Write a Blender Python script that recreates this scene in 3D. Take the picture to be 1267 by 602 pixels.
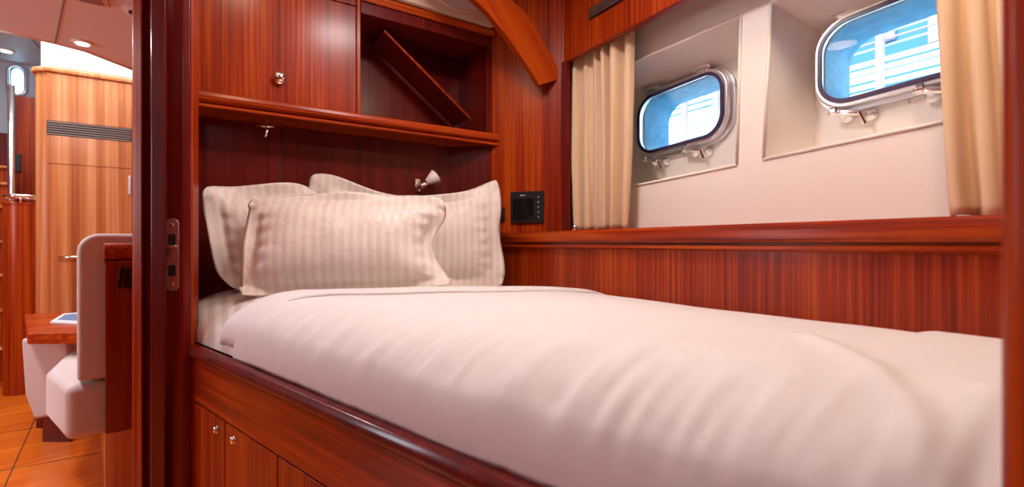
import bpy, bmesh, math, random
from mathutils import Vector, Matrix, noise
random.seed(4)
C = bpy.context.scene.collection
for o in list(bpy.data.objects): bpy.data.objects.remove(o)
R_ = math.radians
# ------------------------------------------------------------------ camera, world, light, exposure
EYE = 1.05
YAW = R_(32.6)
FW = (math.sin(YAW), math.cos(YAW)); RT = (math.cos(YAW), -math.sin(YAW))
FOC = 575.0
cd = bpy.data.cameras.new('camera'); cam = bpy.data.objects.new('camera', cd); C.objects.link(cam)
cam.location = (0, 0, EYE); cam.rotation_euler = (R_(90), 0, -YAW)
cd.sensor_width = 36; cd.lens = FOC/1267*36; cd.clip_start = .02
cd.dof.use_dof = True; cd.dof.focus_distance = 1.75; cd.dof.aperture_fstop = 3.2
bpy.context.scene.camera = cam
vs = bpy.context.scene.view_settings
vs.view_transform = 'Standard'; vs.look = 'None'; vs.gamma = 1; vs.use_curve_mapping = False; vs.exposure = -.04
w = bpy.data.worlds.new('sky'); bpy.context.scene.world = w; w.use_nodes = True
bg = w.node_tree.nodes['Background']; bg.inputs[0].default_value = (.50, .80, 1, 1); bg.inputs[1].default_value = 4.5

def area(name, loc, size, watts, col, rot=(0, 0, 0), shape='DISK', spread=180, sy=None):
    l = bpy.data.lights.new(name, 'AREA'); l.shape = shape; l.size = size; l.energy = watts; l.color = col
    if sy: l.shape = 'RECTANGLE'; l.size_y = sy
    l.spread = R_(spread)
    o = bpy.data.objects.new(name, l); o.location = loc; o.rotation_euler = rot; C.objects.link(o); return o
WARM = (1, .88, .80); DAY = (.80, .90, 1)
area('cabin_downlight', (.61, 1.13, 2.30), .26, 15, (1, .92, .90))
area('cabin_downlight', (1.10, .30, 2.30), .22, 9, (1, .74, .50))
area('cabin_downlight', (.10, 1.35, 2.30), .16, 3.5, (1, .72, .5))
area('passage_downlight', (-.55, .35, 2.09), .40, 3, (1, .88, .84))
area('passage_downlight', (-.30, -.75, 2.09), .45, 4.5, (.96, .90, .95))
area('saloon_downlight', (-1.1, 2.6, 2.09), .3, 22, (1, .92, .93))
area('saloon_side_fill', (-3.15, 2.9, 1.55), 1.0, 26, DAY, rot=(0, R_(-90), 0), shape='RECTANGLE', sy=.5)  # added fill light for the saloon ceiling; this wall has no port
area('deckhouse_skylight', (-1.1, 4.1, 2.78), 1.3, 55, DAY, shape='RECTANGLE', sy=1.0)
s = bpy.data.lights.new('sun', 'SUN'); s.energy = 5; s.angle = R_(1); s.color = (1, .95, .88)
so = bpy.data.objects.new('sun', s); so.rotation_euler = (0, R_(-48), R_(-12)); C.objects.link(so)

# ------------------------------------------------------------------ picture geometry -> place
def rd(u):
    t = (u-633.5)/FOC
    return (FW[0]+RT[0]*t, FW[1]+RT[1]*t)
def at(u, v, k):                        # depth k
    d = rd(u); return Vector((d[0]*k, d[1]*k, EYE+(301-v)/FOC*k))
def atx(u, v, x): return at(u, v, x/rd(u)[0])
def aty(u, v, y): return at(u, v, y/rd(u)[1])
def atz(u, v, z): return at(u, v, (z-EYE)*FOC/(301-v))
def Z(r): return EYE+r
# ------------------------------------------------------------------ materials
MAT = {}
def mat(name, col, rough=.5, metal=0, coat=0, bump=None, spec=.5, sheen=0, trans=0, emis=None, emstr=0):
    m = bpy.data.materials.new(name); m.use_nodes = True; nt = m.node_tree; b = nt.nodes['Principled BSDF']
    b.inputs['Base Color'].default_value = (*col, 1); b.inputs['Roughness'].default_value = rough
    b.inputs['Metallic'].default_value = metal; b.inputs['Coat Weight'].default_value = coat
    b.inputs['Coat Roughness'].default_value = .12; b.inputs['Specular IOR Level'].default_value = spec
    b.inputs['Sheen Weight'].default_value = sheen; b.inputs['Transmission Weight'].default_value = trans
    if emis: b.inputs['Emission Color'].default_value = (*emis, 1); b.inputs['Emission Strength'].default_value = emstr
    tc = nt.nodes.new('ShaderNodeTexCoord')
    n = nt.nodes.new('ShaderNodeTexNoise'); n.inputs['Scale'].default_value = bump[0] if bump else 30
    n.inputs['Detail'].default_value = 4
    nt.links.new(tc.outputs['Object'], n.inputs['Vector'])
    if bump:
        bp = nt.nodes.new('ShaderNodeBump'); bp.inputs['Strength'].default_value = bump[1]; bp.inputs['Distance'].default_value = bump[2]
        nt.links.new(n.outputs[0], bp.inputs['Height']); nt.links.new(bp.outputs[0], b.inputs['Normal'])
    # faint tone variation
    mx = nt.nodes.new('ShaderNodeMix'); mx.data_type = 'RGBA'
    mx.inputs['A'].default_value = (*[c*.94 for c in col], 1); mx.inputs['B'].default_value = (*[min(1, c*1.05) for c in col], 1)
    nt.links.new(n.outputs[0], mx.inputs['Factor']); nt.links.new(mx.outputs['Result'], b.inputs['Base Color'])
    MAT[name] = m; return m

def wood(name, dark, mid, light, scale=(55, 55, 1.1), rot=0, rough=.38, coat=.28, wide=(9, 9, .35), crough=.22, roty=0):
    m = bpy.data.materials.new(name); m.use_nodes = True; nt = m.node_tree; b = nt.nodes['Principled BSDF']; L = nt.links.new
    tc = nt.nodes.new('ShaderNodeTexCoord')
    def nz(sc, det):
        r = nt.nodes.new('ShaderNodeMapping'); r.inputs['Rotation'].default_value = (0, roty, rot)
        L(tc.outputs['Object'], r.inputs['Vector'])
        mp = nt.nodes.new('ShaderNodeMapping'); mp.inputs['Scale'].default_value = sc
        L(r.outputs[0], mp.inputs['Vector'])
        n = nt.nodes.new('ShaderNodeTexNoise'); n.inputs['Scale'].default_value = 1; n.inputs['Detail'].default_value = det
        n.inputs['Roughness'].default_value = .55; L(mp.outputs[0], n.inputs['Vector']); return n
    a = nz(scale, 5); c = nz(wide, 2)
    ad = nt.nodes.new('ShaderNodeMix'); ad.data_type = 'FLOAT'; ad.inputs['Factor'].default_value = .36
    L(a.outputs[0], ad.inputs['A']); L(c.outputs[0], ad.inputs['B'])
    cr = nt.nodes.new('ShaderNodeValToRGB'); e = cr.color_ramp.elements
    e[0].position = .33; e[0].color = (*dark, 1); e[1].position = .67; e[1].color = (*light, 1)
    q = e.new(.5); q.color = (*mid, 1)
    L(ad.outputs['Result'], cr.inputs[0]); L(cr.outputs[0], b.inputs['Base Color'])
    b.inputs['Roughness'].default_value = rough; b.inputs['Coat Weight'].default_value = coat; b.inputs['Coat Roughness'].default_value = crough
    b.inputs['Specular IOR Level'].default_value = .12
    bp = nt.nodes.new('ShaderNodeBump'); bp.inputs['Strength'].default_value = .08; bp.inputs['Distance'].default_value = .001
    L(a.outputs[0], bp.inputs['Height']); L(bp.outputs[0], b.inputs['Normal'])
    MAT[name] = m; return m
D, M_, L_ = (.12, .006, .002), (.31, .027, .002), (.52, .085, .004)
wood('mahogany', D, M_, L_, scale=(95, 95, 1.2))
wood('mahogany_x', (.17, .012, .002), (.38, .042, .003), (.58, .10, .006), scale=(1.6, 60, 60), wide=(.6, 14, 14))
wood('mahogany_y', D, M_, L_, scale=(60, 1.6, 60), wide=(14, .6, 14))
wood('mahogany_rail', D, M_, L_, scale=(60, 1.6, 60), wide=(14, .6, 14), rot=-R_(17.8))
wood('mahogany_frame', (.075, .004, .003), (.12, .006, .004), (.18, .010, .004), scale=(40, 40, 1.2), coat=.5, crough=.15)
wood('mahogany_lit_striped', (.36, .085, .02), (.60, .20, .065), (.78, .38, .16), scale=(26, 26, .4), wide=(14, 14, .15))  # same mahogany, strong light put into a paler colour; stripes are grain
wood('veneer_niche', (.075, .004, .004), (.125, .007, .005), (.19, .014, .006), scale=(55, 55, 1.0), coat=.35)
wood('mahogany_gloss', (.16, .012, .006), (.24, .022, .010), (.34, .035, .014), scale=(40, 40, 1.2), coat=1, crough=.06)
wood('mahogany_arch', M_, (.42, .055, .004), L_, scale=(30, 30, 1.6), wide=(9, 9, .4), roty=R_(38))
mat('grille_metal', (.30, .21, .17), .5)
mat('liner', (.90, .83, .78), .55, bump=(120, .1, .0005))
mat('liner_white', (.86, .86, .86), .5, bump=(60, .1, .0005))
mat('headlining', (.78, .74, .80), .6, bump=(180, .15, .0005))
mat('headlining_beige', (.72, .58, .46), .6, bump=(180, .15, .0005))
mat('hull_plate', (.72, .70, .68), .35, bump=(20, .1, .001))
mat('deckhouse_paint', (.66, .76, .84), .5, bump=(60, .1, .0005))
mat('chrome', (.95, .95, .96), .12, 1)
mat('chrome_soft', (.78, .78, .80), .3, 1, bump=(60, .1, .0005))
mat('gasket', (.06, .035, .10), .3)
bpn = mat('blue_paint', (.035, .25, .42), .35, bump=(22, .7, .006))
for nd in bpn.node_tree.nodes:
    if nd.type == 'MIX': nd.inputs['A'].default_value = (.010, .12, .26, 1); nd.inputs['B'].default_value = (.09, .40, .58, 1)
mat('black', (.012, .012, .014), .35, bump=(90, .05, .0005))
mat('black_gloss', (.008, .008, .01), .08)
mat('grey_mark', (.5, .5, .5), .4)
mat('dark_gap', (.02, .01, .008), .7)
mat('seam_grey', (.30, .22, .21), .7)
mat('paper', (.75, .75, .74), .4)
mat('print_blue', (.12, .22, .36), .4)
mat('lamp_glass', (.9, .8, .75), .4, emis=(1, .85, .75), emstr=3.0)
mat('frosted', (.80, .70, .68), .45)
mat('white_paint_out', (.85, .85, .85), .6)
mat('pink_post', (.62, .42, .42), .6)
mat('blue_out', (.05, .20, .32), .6)
mat('curtain_cloth', (.76, .55, .35), .8, sheen=.3, bump=(300, .3, .0006))

def cloth(name, col, stripe=None, pitch=.034, bs=.25, weave=420, dark=.89):
    m = mat(name, col, .75, sheen=.25); nt = m.node_tree; b = nt.nodes['Principled BSDF']; L = nt.links.new
    tc = nt.nodes.new('ShaderNodeTexCoord')
    n1 = nt.nodes.new('ShaderNodeTexNoise'); n1.inputs['Scale'].default_value = 14; n1.inputs['Detail'].default_value = 5; n1.inputs['Distortion'].default_value = .6
    L(tc.outputs['Object'], n1.inputs['Vector'])
    n2 = nt.nodes.new('ShaderNodeTexNoise'); n2.inputs['Scale'].default_value = weave
    L(tc.outputs['Object'], n2.inputs['Vector'])
    b1 = nt.nodes.new('ShaderNodeBump'); b1.inputs['Strength'].default_value = bs; b1.inputs['Distance'].default_value = .012
    b2 = nt.nodes.new('ShaderNodeBump'); b2.inputs['Strength'].default_value = .15; b2.inputs['Distance'].default_value = .0008
    L(n1.outputs[0], b1.inputs['Height']); L(n2.outputs[0], b2.inputs['Height']); L(b1.outputs[0], b2.inputs['Normal']); L(b2.outputs[0], b.inputs['Normal'])
    if stripe:
        sx = nt.nodes.new('ShaderNodeSeparateXYZ'); L(tc.outputs['Object'], sx.inputs[0])
        mu = nt.nodes.new('ShaderNodeMath'); mu.operation = 'MULTIPLY'; mu.inputs[1].default_value = 2*math.pi/pitch
        L(sx.outputs[stripe], mu.inputs[0])
        si = nt.nodes.new('ShaderNodeMath'); si.operation = 'SINE'; L(mu.outputs[0], si.inputs[0])
        mr = nt.nodes.new('ShaderNodeMapRange'); mr.inputs['From Min'].default_value = -.25; mr.inputs['From Max'].default_value = .25
        L(si.outputs[0], mr.inputs['Value'])
        mx = nt.nodes.new('ShaderNodeMix'); mx.data_type = 'RGBA'
        mx.inputs['A'].default_value = (*[c*dark for c in col], 1); mx.inputs['B'].default_value = (*col, 1)
        L(mr.outputs[0], mx.inputs['Factor']); L(mx.outputs['Result'], b.inputs['Base Color'])
        rr = nt.nodes.new('ShaderNodeMapRange'); rr.inputs['To Min'].default_value = .4; rr.inputs['To Max'].default_value = .8
        L(mr.outputs[0], rr.inputs['Value']); L(rr.outputs[0], b.inputs['Roughness'])
    return m
cloth('cotton_striped', (.78, .68, .64), 'X', .030, .5)
cloth('sheet_striped', (.82, .75, .69), 'X', .036, .12, dark=.80)
cloth('cotton_plain', (.76, .72, .735), None, bs=.10)
cloth('upholstery', (.62, .51, .48), None, bs=.06, weave=160)

# floor boards
m = wood('floor_wood', (.55, .085, .006), (.72, .15, .010), (.85, .23, .022), scale=(1.2, 26, 26), wide=(.5, 5, 5), rot=R_(-12), coat=.8, crough=.18)
# glass
g = bpy.data.materials.new('window_glass'); g.use_nodes = True; b = g.node_tree.nodes['Principled BSDF']
b.inputs['Base Color'].default_value = (.93, .97, 1, 1); b.inputs['Roughness'].default_value = .0; b.inputs['Transmission Weight'].default_value = 1; b.inputs['IOR'].default_value = 1.15
tcg = g.node_tree.nodes.new('ShaderNodeTexCoord'); ng = g.node_tree.nodes.new('ShaderNodeTexNoise'); ng.inputs['Scale'].default_value = 30
g.node_tree.links.new(tcg.outputs['Object'], ng.inputs['Vector'])
mrg = g.node_tree.nodes.new('ShaderNodeMapRange'); mrg.inputs['To Max'].default_value = .03; g.node_tree.links.new(ng.outputs[0], mrg.inputs['Value']); g.node_tree.links.new(mrg.outputs[0], b.inputs['Roughness'])
MAT['window_glass'] = g

# ------------------------------------------------------------------ mesh helpers
def obj(name, bm, m, parent=None, smooth=False, bevel=0, bseg=2):
    me = bpy.data.meshes.new(name); bmesh.ops.recalc_face_normals(bm, faces=bm.faces[:]); bm.to_mesh(me); bm.free()
    me.materials.append(MAT[m]); o = bpy.data.objects.new(name, me); C.objects.link(o)
    if smooth or bevel:
        for p in me.polygons: p.use_smooth = True
    if bevel:
        md = o.modifiers.new('bevel', 'BEVEL'); md.width = bevel; md.segments = bseg; md.limit_method = 'ANGLE'; md.angle_limit = R_(35); md.harden_normals = True
    if parent:
        o.parent = parent
        o.matrix_parent_inverse = parent.matrix_world.inverted() if False else Matrix.Translation(-Vector(parent.location))
    return o
def thing(name, label, cat, loc=(0, 0, 0), group=None):
    o = bpy.data.objects.new(name, None); o.empty_display_size = .1; C.objects.link(o); o.location = loc
    o['label'] = label; o['category'] = cat
    if group: o['group'] = group
    return o
def tag(o, label, cat, group=None):
    o['label'] = label; o['category'] = cat
    if group: o['group'] = group
    return o
def struct(o): o['kind'] = 'structure'; return o
def B(): return bmesh.new()
def frame(ax, ay, az, org):
    return Matrix(((ax[0], ay[0], az[0], org[0]), (ax[1], ay[1], az[1], org[1]), (ax[2], ay[2], az[2], org[2]), (0, 0, 0, 1)))
def box(bm, lo, hi, M=None):
    vs_ = [bm.verts.new((x, y, z)) for x in (lo[0], hi[0]) for y in (lo[1], hi[1]) for z in (lo[2], hi[2])]
    for f in ((0, 1, 3, 2), (4, 6, 7, 5), (0, 4, 5, 1), (2, 3, 7, 6), (0, 2, 6, 4), (1, 5, 7, 3)): bm.faces.new([vs_[i] for i in f])
    if M: bmesh.ops.transform(bm, matrix=M, verts=vs_)
    return bm
def prism(bm, pts, z0, z1, M=None):
    a = [bm.verts.new((p[0], p[1], z0)) for p in pts]; c = [bm.verts.new((p[0], p[1], z1)) for p in pts]; n = len(pts)
    bm.faces.new(a[::-1]); bm.faces.new(c)
    for i in range(n): bm.faces.new((a[i], a[(i+1) % n], c[(i+1) % n], c[i]))
    if M: bmesh.ops.transform(bm, matrix=M, verts=a+c)
    return bm
def sweep(bm, prof, p0, p1, out):       # profile (o,z) swept from p0 to p1, o along horizontal 'out'
    a = [bm.verts.new((p0[0]+out[0]*q[0], p0[1]+out[1]*q[0], q[1])) for q in prof]
    c = [bm.verts.new((p1[0]+out[0]*q[0], p1[1]+out[1]*q[0], q[1])) for q in prof]; n = len(prof)
    bm.faces.new(a); bm.faces.new(c[::-1])
    for i in range(n): bm.faces.new((a[i], c[i], c[(i+1) % n], a[(i+1) % n]))
    return bm
def tube(bm, pts, r, n=12, closed=False):
    pts = [Vector(p) for p in pts]; rings = []; N = len(pts)
    rs = r if isinstance(r, (list, tuple)) else [r]*N
    prev = None
    for i, p in enumerate(pts):
        if closed: d = pts[(i+1) % N]-pts[i-1]
        else: d = pts[min(i+1, N-1)]-pts[max(i-1, 0)]
        d.normalize()
        s_ = prev if prev else (Vector((0, 0, 1)) if abs(d.z) < .9 else Vector((1, 0, 0)))
        a = (s_-d*s_.dot(d)).normalized(); prev = a; b_ = d.cross(a)
        rings.append([bm.verts.new(p+(a*math.cos(2*math.pi*k/n)+b_*math.sin(2*math.pi*k/n))*rs[i]) for k in range(n)])
    for i in range(N if closed else N-1):
        A, D2 = rings[i], rings[(i+1) % N]
        for k in range(n): bm.faces.new((A[k], A[(k+1) % n], D2[(k+1) % n], D2[k]))
    if not closed: bm.faces.new(rings[0][::-1]); bm.faces.new(rings[-1])
    return bm
def lathe(bm, prof, org, axis, n=24):   # prof (r, h) along axis
    axis = Vector(axis).normalized(); s_ = Vector((0, 0, 1)) if abs(axis.z) < .9 else Vector((1, 0, 0))
    a = (s_-axis*s_.dot(axis)).normalized(); b_ = axis.cross(a); org = Vector(org); rings = []
    for r, h in prof:
        r = max(r, 1e-4)
        rings.append([bm.verts.new(org+axis*h+(a*math.cos(2*math.pi*k/n)+b_*math.sin(2*math.pi*k/n))*r) for k in range(n)])
    for A, D2 in zip(rings, rings[1:]):
        for k in range(n): bm.faces.new((A[k], A[(k+1) % n], D2[(k+1) % n], D2[k]))
    bm.faces.new(rings[0][::-1]); bm.faces.new(rings[-1]); return bm
def rrect(w, h, r, n=10):
    out = []
    for cx, cy, a0 in ((w/2-r, h/2-r, 0), (-w/2+r, h/2-r, 90), (-w/2+r, -h/2+r, 180), (w/2-r, -h/2+r, 270)):
        for k in range(n+1):
            a = R_(a0+90*k/n); out.append((cx+r*math.cos(a), cy+r*math.sin(a)))
    return out
def fill(bm, loops):
    es = []
    for lp in loops:
        v_ = [bm.verts.new(p) for p in lp]
        for i in range(len(v_)): es.append(bm.edges.new((v_[i], v_[(i+1) % len(v_)])))
    bmesh.ops.triangle_fill(bm, use_beauty=True, use_dissolve=False, edges=es); return bm
def bridge(bm, la, lb):
    a = [bm.verts.new(p) for p in la]; c = [bm.verts.new(p) for p in lb]; n = len(a)
    for i in range(n): bm.faces.new((a[i], a[(i+1) % n], c[(i+1) % n], c[i]))

# ------------------------------------------------------------------ the setting
CEIL = 2.12; CC = 2.33
struct(obj('floor', box(B(), (-3.2, -1.6, -.05), (2.0, 7.0, 0)), 'floor_wood'))
bm = B()                                     # plank seams of the saloon floor
for i in range(9):
    x0 = -2.6+i*.28; box(bm, (x0, 0, 0), (x0+.004, 7, .0012), Matrix.Rotation(R_(8), 4, 'Z'))
for i in range(9): box(bm, (-3, .6+i*.62, 0), (-.2, .604+i*.62, .0012))
struct(obj('trim_1', bm, 'dark_gap'))
edge = [atz(u, v, CEIL) for u, v in ((0, 37.5), (24, 43), (68, 53), (106, 63), (186, 94))]
poly = [(-3.2, -1.6), (-.118, -1.6), (-.118, 4.4)]+[(p.x, p.y) for p in edge[::-1]]+[(-3.2, 2.9)]
ceil = struct(obj('ceiling', prism(B(), poly, CEIL, CEIL+.05), 'headlining'))
struct(obj('ceiling_cabin', box(B(), (-.118, -1.6, CC), (2.0, 2.5, CC+.05)), 'headlining_beige'))
struct(obj('trim_7', box(B(), (-.137, -1.6, CEIL+.0505), (-.118, 1.985, CC+.05)), 'headlining_beige'))
bm = B()
a, b2 = atz(79, 0, CEIL), atz(68, 53, CEIL); tube(bm, [(a.x, a.y, CEIL), (b2.x, b2.y, CEIL)], .004, 6)
a2 = a+(a-b2)*1.5; tube(bm, [(a.x, a.y, CEIL), (a2.x, a2.y, CEIL)], .004, 6)
obj('panel_seam', bm, 'seam_grey', ceil)
bm = B(); tube(bm, [(p.x, p.y, CEIL+.004) for p in edge], .012, 10)
obj('edge_bead', bm, 'liner_white', ceil, smooth=True)
# deckhouse above the saloon
up = struct(obj('ceiling', prism(B(), [(-3.2, 2.8), (-.1, 2.8), (-.1, 7), (-3.2, 7)], 2.85, 2.9), 'deckhouse_paint')); up.name = 'ceiling_deckhouse'
bm = B()
a = at(36, 48, 3.2); c_ = at(30, 80, 3.9)
box(bm, (-1.36, 2.9, 2.846), (-1.352, 7, 2.851)); obj('panel_seam', bm, 'seam_grey', up)
struct(obj('wall_back', box(B(), (-3.2, -1.65, 0), (2.0, -1.6, 2.9)), 'mahogany'))
struct(obj('wall_left', box(B(), (-3.25, -1.6, 0), (-3.2, 7, 2.9)), 'mahogany'))
bm = B(); fy = 6.6
wl = aty(14, 0, fy).x; wr = aty(29, 0, fy).x; wt = aty(20, 84, fy).z; wb = aty(20, 116, fy).z
fill(bm, [[(-3.2, fy, 0), (-.1, fy, 0), (-.1, fy, 2.9), (-3.2, fy, 2.9)], [(x*1, fy, z) for x, z in [((wl+wr)/2+p[0], (wt+wb)/2+p[1]) for p in rrect(abs(wr-wl), wt-wb, .05, 4)]]])
struct(obj('wall_far', bm, 'deckhouse_paint'))
wn = struct(bpy.data.objects.new('window_3', None)); C.objects.link(wn); wn.location = ((wl+wr)/2, fy, (wt+wb)/2)
bm = B()
lo = [((wl+wr)/2+p[0], fy-.02, (wt+wb)/2+p[1]) for p in rrect(abs(wr-wl)+.04, wt-wb+.04, .06, 4)]
tube(bm, lo, .014, 8, True); obj('frame', bm, 'chrome_soft', wn, smooth=True)
bm = B(); prism(bm, rrect(abs(wr-wl)+.02, wt-wb+.02, .05, 4), -.004, .004, frame((1, 0, 0), (0, 0, 1), (0, 1, 0), wn.location)); obj('glass', bm, 'window_glass', wn)
bm = B()
# fascia of the step between the two ceilings, sides
prism(bm, [(-3.2, 2.88), (-3.2, 2.9)]+[(p.x, p.y-.001) for p in edge]+[(-.1, 4.39), (-.1, 4.37)]+[(p.x, p.y-.03) for p in edge[::-1]], CEIL+.05, 2.86)
struct(obj('trim_2', bm, 'liner_white'))
# partition between cabin and saloon, running aft from the door frame
struct(obj('wall_partition', box(B(), (-.135, 1.99, 0), (-.10, 7, 2.9)), 'mahogany'))

# hull side: liner with two window recesses
LX, HX, OX = 1.55, 1.75, 1.90
r1 = [atx(912, 204, LX), atx(917, 20, LX), atx(715, 106, LX), atx(715, 244, LX)]
r2 = [atx(1290, 125, LX), atx(1290, -141, LX), atx(954, 3, LX), atx(945, 197, LX)]
for r in (r1, r2):
    for p in r: p.x = LX
def inner(r, dyl, dyr):
    return [Vector((HX, r[0].y+dyr, r[0].z+.01)), Vector((HX, r[1].y+dyr, Z(.735))), Vector((HX, r[2].y+dyl, Z(.725))), Vector((HX, r[3].y+dyl, r[3].z+.01))]
i1 = inner(r1, -.05, -.02); i2 = inner(r2, atx(1015, 0, HX).y-r2[2].y, 0)
WIN = [(1.325, Z(.561)), (.537, Z(.594))]
TILT = -.05
def wpt(k, p, x):                       # p in window plane: p[0] along +y, p[1] up
    cy, cz = WIN[k]; c, s_ = math.cos(TILT), math.sin(TILT)
    return Vector((x, cy+p[0]*c-p[1]*s_*-0, cz+p[0]*s_+p[1]*c))
bm = B()
fill(bm, [[(LX, -1.6, Z(0)), (LX, 2.3, Z(0)), (LX, 2.3, CC), (LX, -1.6, CC)], r1, r2])
for r, i_, k in ((r1, i1, 0), (r2, i2, 1)):
    bridge(bm, r, i_)
    fill(bm, [i_, [wpt(k, p, HX) for p in rrect(.44, .265, .085)]])
struct(obj('wall_hull', bm, 'liner'))
bm = B()                                 # raised beads round the recesses
for r in (r1, r2):
    for q in range(4): tube(bm, [r[q], r[(q+1) % 4]], .006, 8)
struct(obj('trim_3', bm, 'liner', smooth=True))
bm = B(); box(bm, (1.22, -1.6, 0), (LX+.02, 2.0, Z(.0)))
# port lights
def portlight(k):
    e = struct(bpy.data.objects.new('window_%d' % (k+1), None)); C.objects.link(e); e.location = wpt(k, (0, 0), HX)
    def ring(o_w, o_h, o_r, i_w, i_h, i_r, x0, x1, name, m, bev=.003):
        bm = B(); N = 12
        oa = [wpt(k, p, x0) for p in rrect(o_w, o_h, o_r, N)]; ia = [wpt(k, p, x0) for p in rrect(i_w, i_h, i_r, N)]
        ob = [wpt(k, p, x1) for p in rrect(o_w, o_h, o_r, N)]; ib = [wpt(k, p, x1) for p in rrect(i_w, i_h, i_r, N)]
        L4 = [[bm.verts.new(p) for p in l] for l in (oa, ia, ib, ob)]; n = len(oa)
        for q in range(4):
            A, D2 = L4[q], L4[(q+1) % 4]
            for j in range(n): bm.faces.new((A[j], A[(j+1) % n], D2[(j+1) % n], D2[j]))
        return obj(name, bm, m, e, bevel=bev)
    ring(.50, .325, .115, .455, .28, .095, 1.735, HX+.001, 'base_flange', 'chrome_soft')
    ring(.475, .30, .105, .435, .26, .085, 1.705, 1.735, 'hinged_frame', 'chrome_soft', .006)
    ring(.447, .272, .090, .419, .244, .077, 1.698, 1.705, 'rubber_seal', 'gasket', .002)
    bm = B(); prism(bm, rrect(.436, .261, .086), -.004, .004, frame((0, math.cos(TILT), math.sin(TILT)), (0, -math.sin(TILT)*0, 1), (1, 0, 0), wpt(k, (0, 0), 1.718)))
    obj('glass', bm, 'window_glass', e)
    bm = B(); bridge(bm, [wpt(k, p, HX) for p in rrect(.44, .265, .085)], [wpt(k, p, OX+.02) for p in rrect(.43, .255, .085)])
    obj('hull_tunnel', bm, 'blue_paint', e, smooth=True)
    # latches below, hinges above
    for yy, sg, nm in ((.13, -1, 'latch'), (-.09, -1, 'latch'), (.14, 1, 'hinge'), (-.12, 1, 'hinge')):
        c = wpt(k, (yy, sg*.158), 1.73); bm = B()
        if sg < 0:
            lathe(bm, [(.016, -.002), (.018, .006), (.012, .012), (.008, .03)], c+Vector((.015, .02, -.012)), (-1, 0, 0), 14)
            lathe(bm, [(.014, -.002), (.016, .006), (.010, .012), (.006, .02)], c+Vector((.015, -.035, -.02)), (-1, 0, 0), 14)
            tube(bm, [c+Vector((-.02, .05, .0)), c+Vector((-.024, .02, -.006)), c+Vector((-.022, -.02, -.016))], [.008, .010, .008], 10)
            lathe(bm, [(.006, -.02), (.013, -.016), (.013, -.002), (.007, .002)], c+Vector((-.024, .045, 0)), (0, 1, 0), 14)
            tube(bm, [c+Vector((-.02, -.02, -.012)), c+Vector((-.01, -.03, -.045))], .006, 8)
        else:
            box(bm, c+Vector((-.02, -.022, -.012)), c+Vector((.018, .022, .012)))
            tube(bm, [c+Vector((-.022, -.035, .006)), c+Vector((-.022, .035, .006))], .009, 10)
            tube(bm, [c+Vector((.008, -.05, -.004)), c+Vector((.008, .05, -.004))], .007, 8)
        bmesh.ops.transform(bm, matrix=Matrix.Translation(c) @ Matrix.Scale(1.2, 4) @ Matrix.Translation(-c), verts=bm.verts[:])
        h = obj(nm, bm, 'chrome', e, smooth=False, bevel=.0015)
    bm = B()
    for q in range(10):
        a = 2*math.pi*q/10+.3
        pr = (math.cos(a)*.262, math.sin(a)*.17)
        lathe(bm, [(.006, 0), (.006, .003), (.002, .005)], wpt(k, pr, HX), (-1, 0, 0), 10)
    obj('screw_heads', bm, 'chrome_soft', e)
portlight(0); portlight(1)
struct(obj('wall_outer_hull', fill(B(), [[(OX+.02, -1.6, 0), (OX+.02, 7, 0), (OX+.02, 7, 2.9), (OX+.02, -1.6, 2.9)], [wpt(0, p, OX+.02) for p in rrect(.43, .255, .085)], [wpt(1, p, OX+.02) for p in rrect(.43, .255, .085)]]), 'blue_paint'))

# what lies outside the port lights: a quay building with a slatted balcony
q = thing('quay_building', 'white waterside building with slatted balcony seen through the port lights', 'building', (5.2, 2.6, 0))
bm = B(); box(bm, (5.9, -1, 0), (6.1, 6.5, 4.4)); obj('wall', bm, 'blue_out', q)
bm = B(); box(bm, (5.3, 2.75, 0), (5.88, 6.5, 3.9)); obj('white_wing', bm, 'white_paint_out', q)
for i in range(9):
    bm = B(); z = 2.12+i*.068; box(bm, (5.0, -1, z), (5.03, 2.74, z+(.040 if i % 3 else .052))); obj('slat', bm, 'white_paint_out', q)
for i in range(9):
    bm = B(); z = 2.80+i*.058; box(bm, (5.0, -1, z), (5.03, 2.74, z+.008)); obj('thin_rail', bm, 'pink_post' if i % 2 else 'white_paint_out', q)
for i in range(4):
    bm = B(); z = 2.70+i*.075; box(bm, (5.0, 2.74, z), (5.03, 6.3, z+.012)); obj('rail', bm, 'blue_out', q)
for yy in (.6, 1.71, 3.3, 3.74, 5):
    bm = B(); box(bm, (4.93, yy-.024, 0), (4.999, yy+.024, 3.5)); obj('post', bm, 'pink_post', q)
for i in range(7):
    bm = B(); box(bm, (5.85, -.2+i*.42, 3.0+.15*(i % 2)), (5.899, -.05+i*.42, 3.6)); obj('window', bm, 'pink_post', q)
bm = B(); box(bm, (2.4, -6, -.6), (9, 12, -.5)); struct(obj('floor_quay', bm, 'white_paint_out'))

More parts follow.
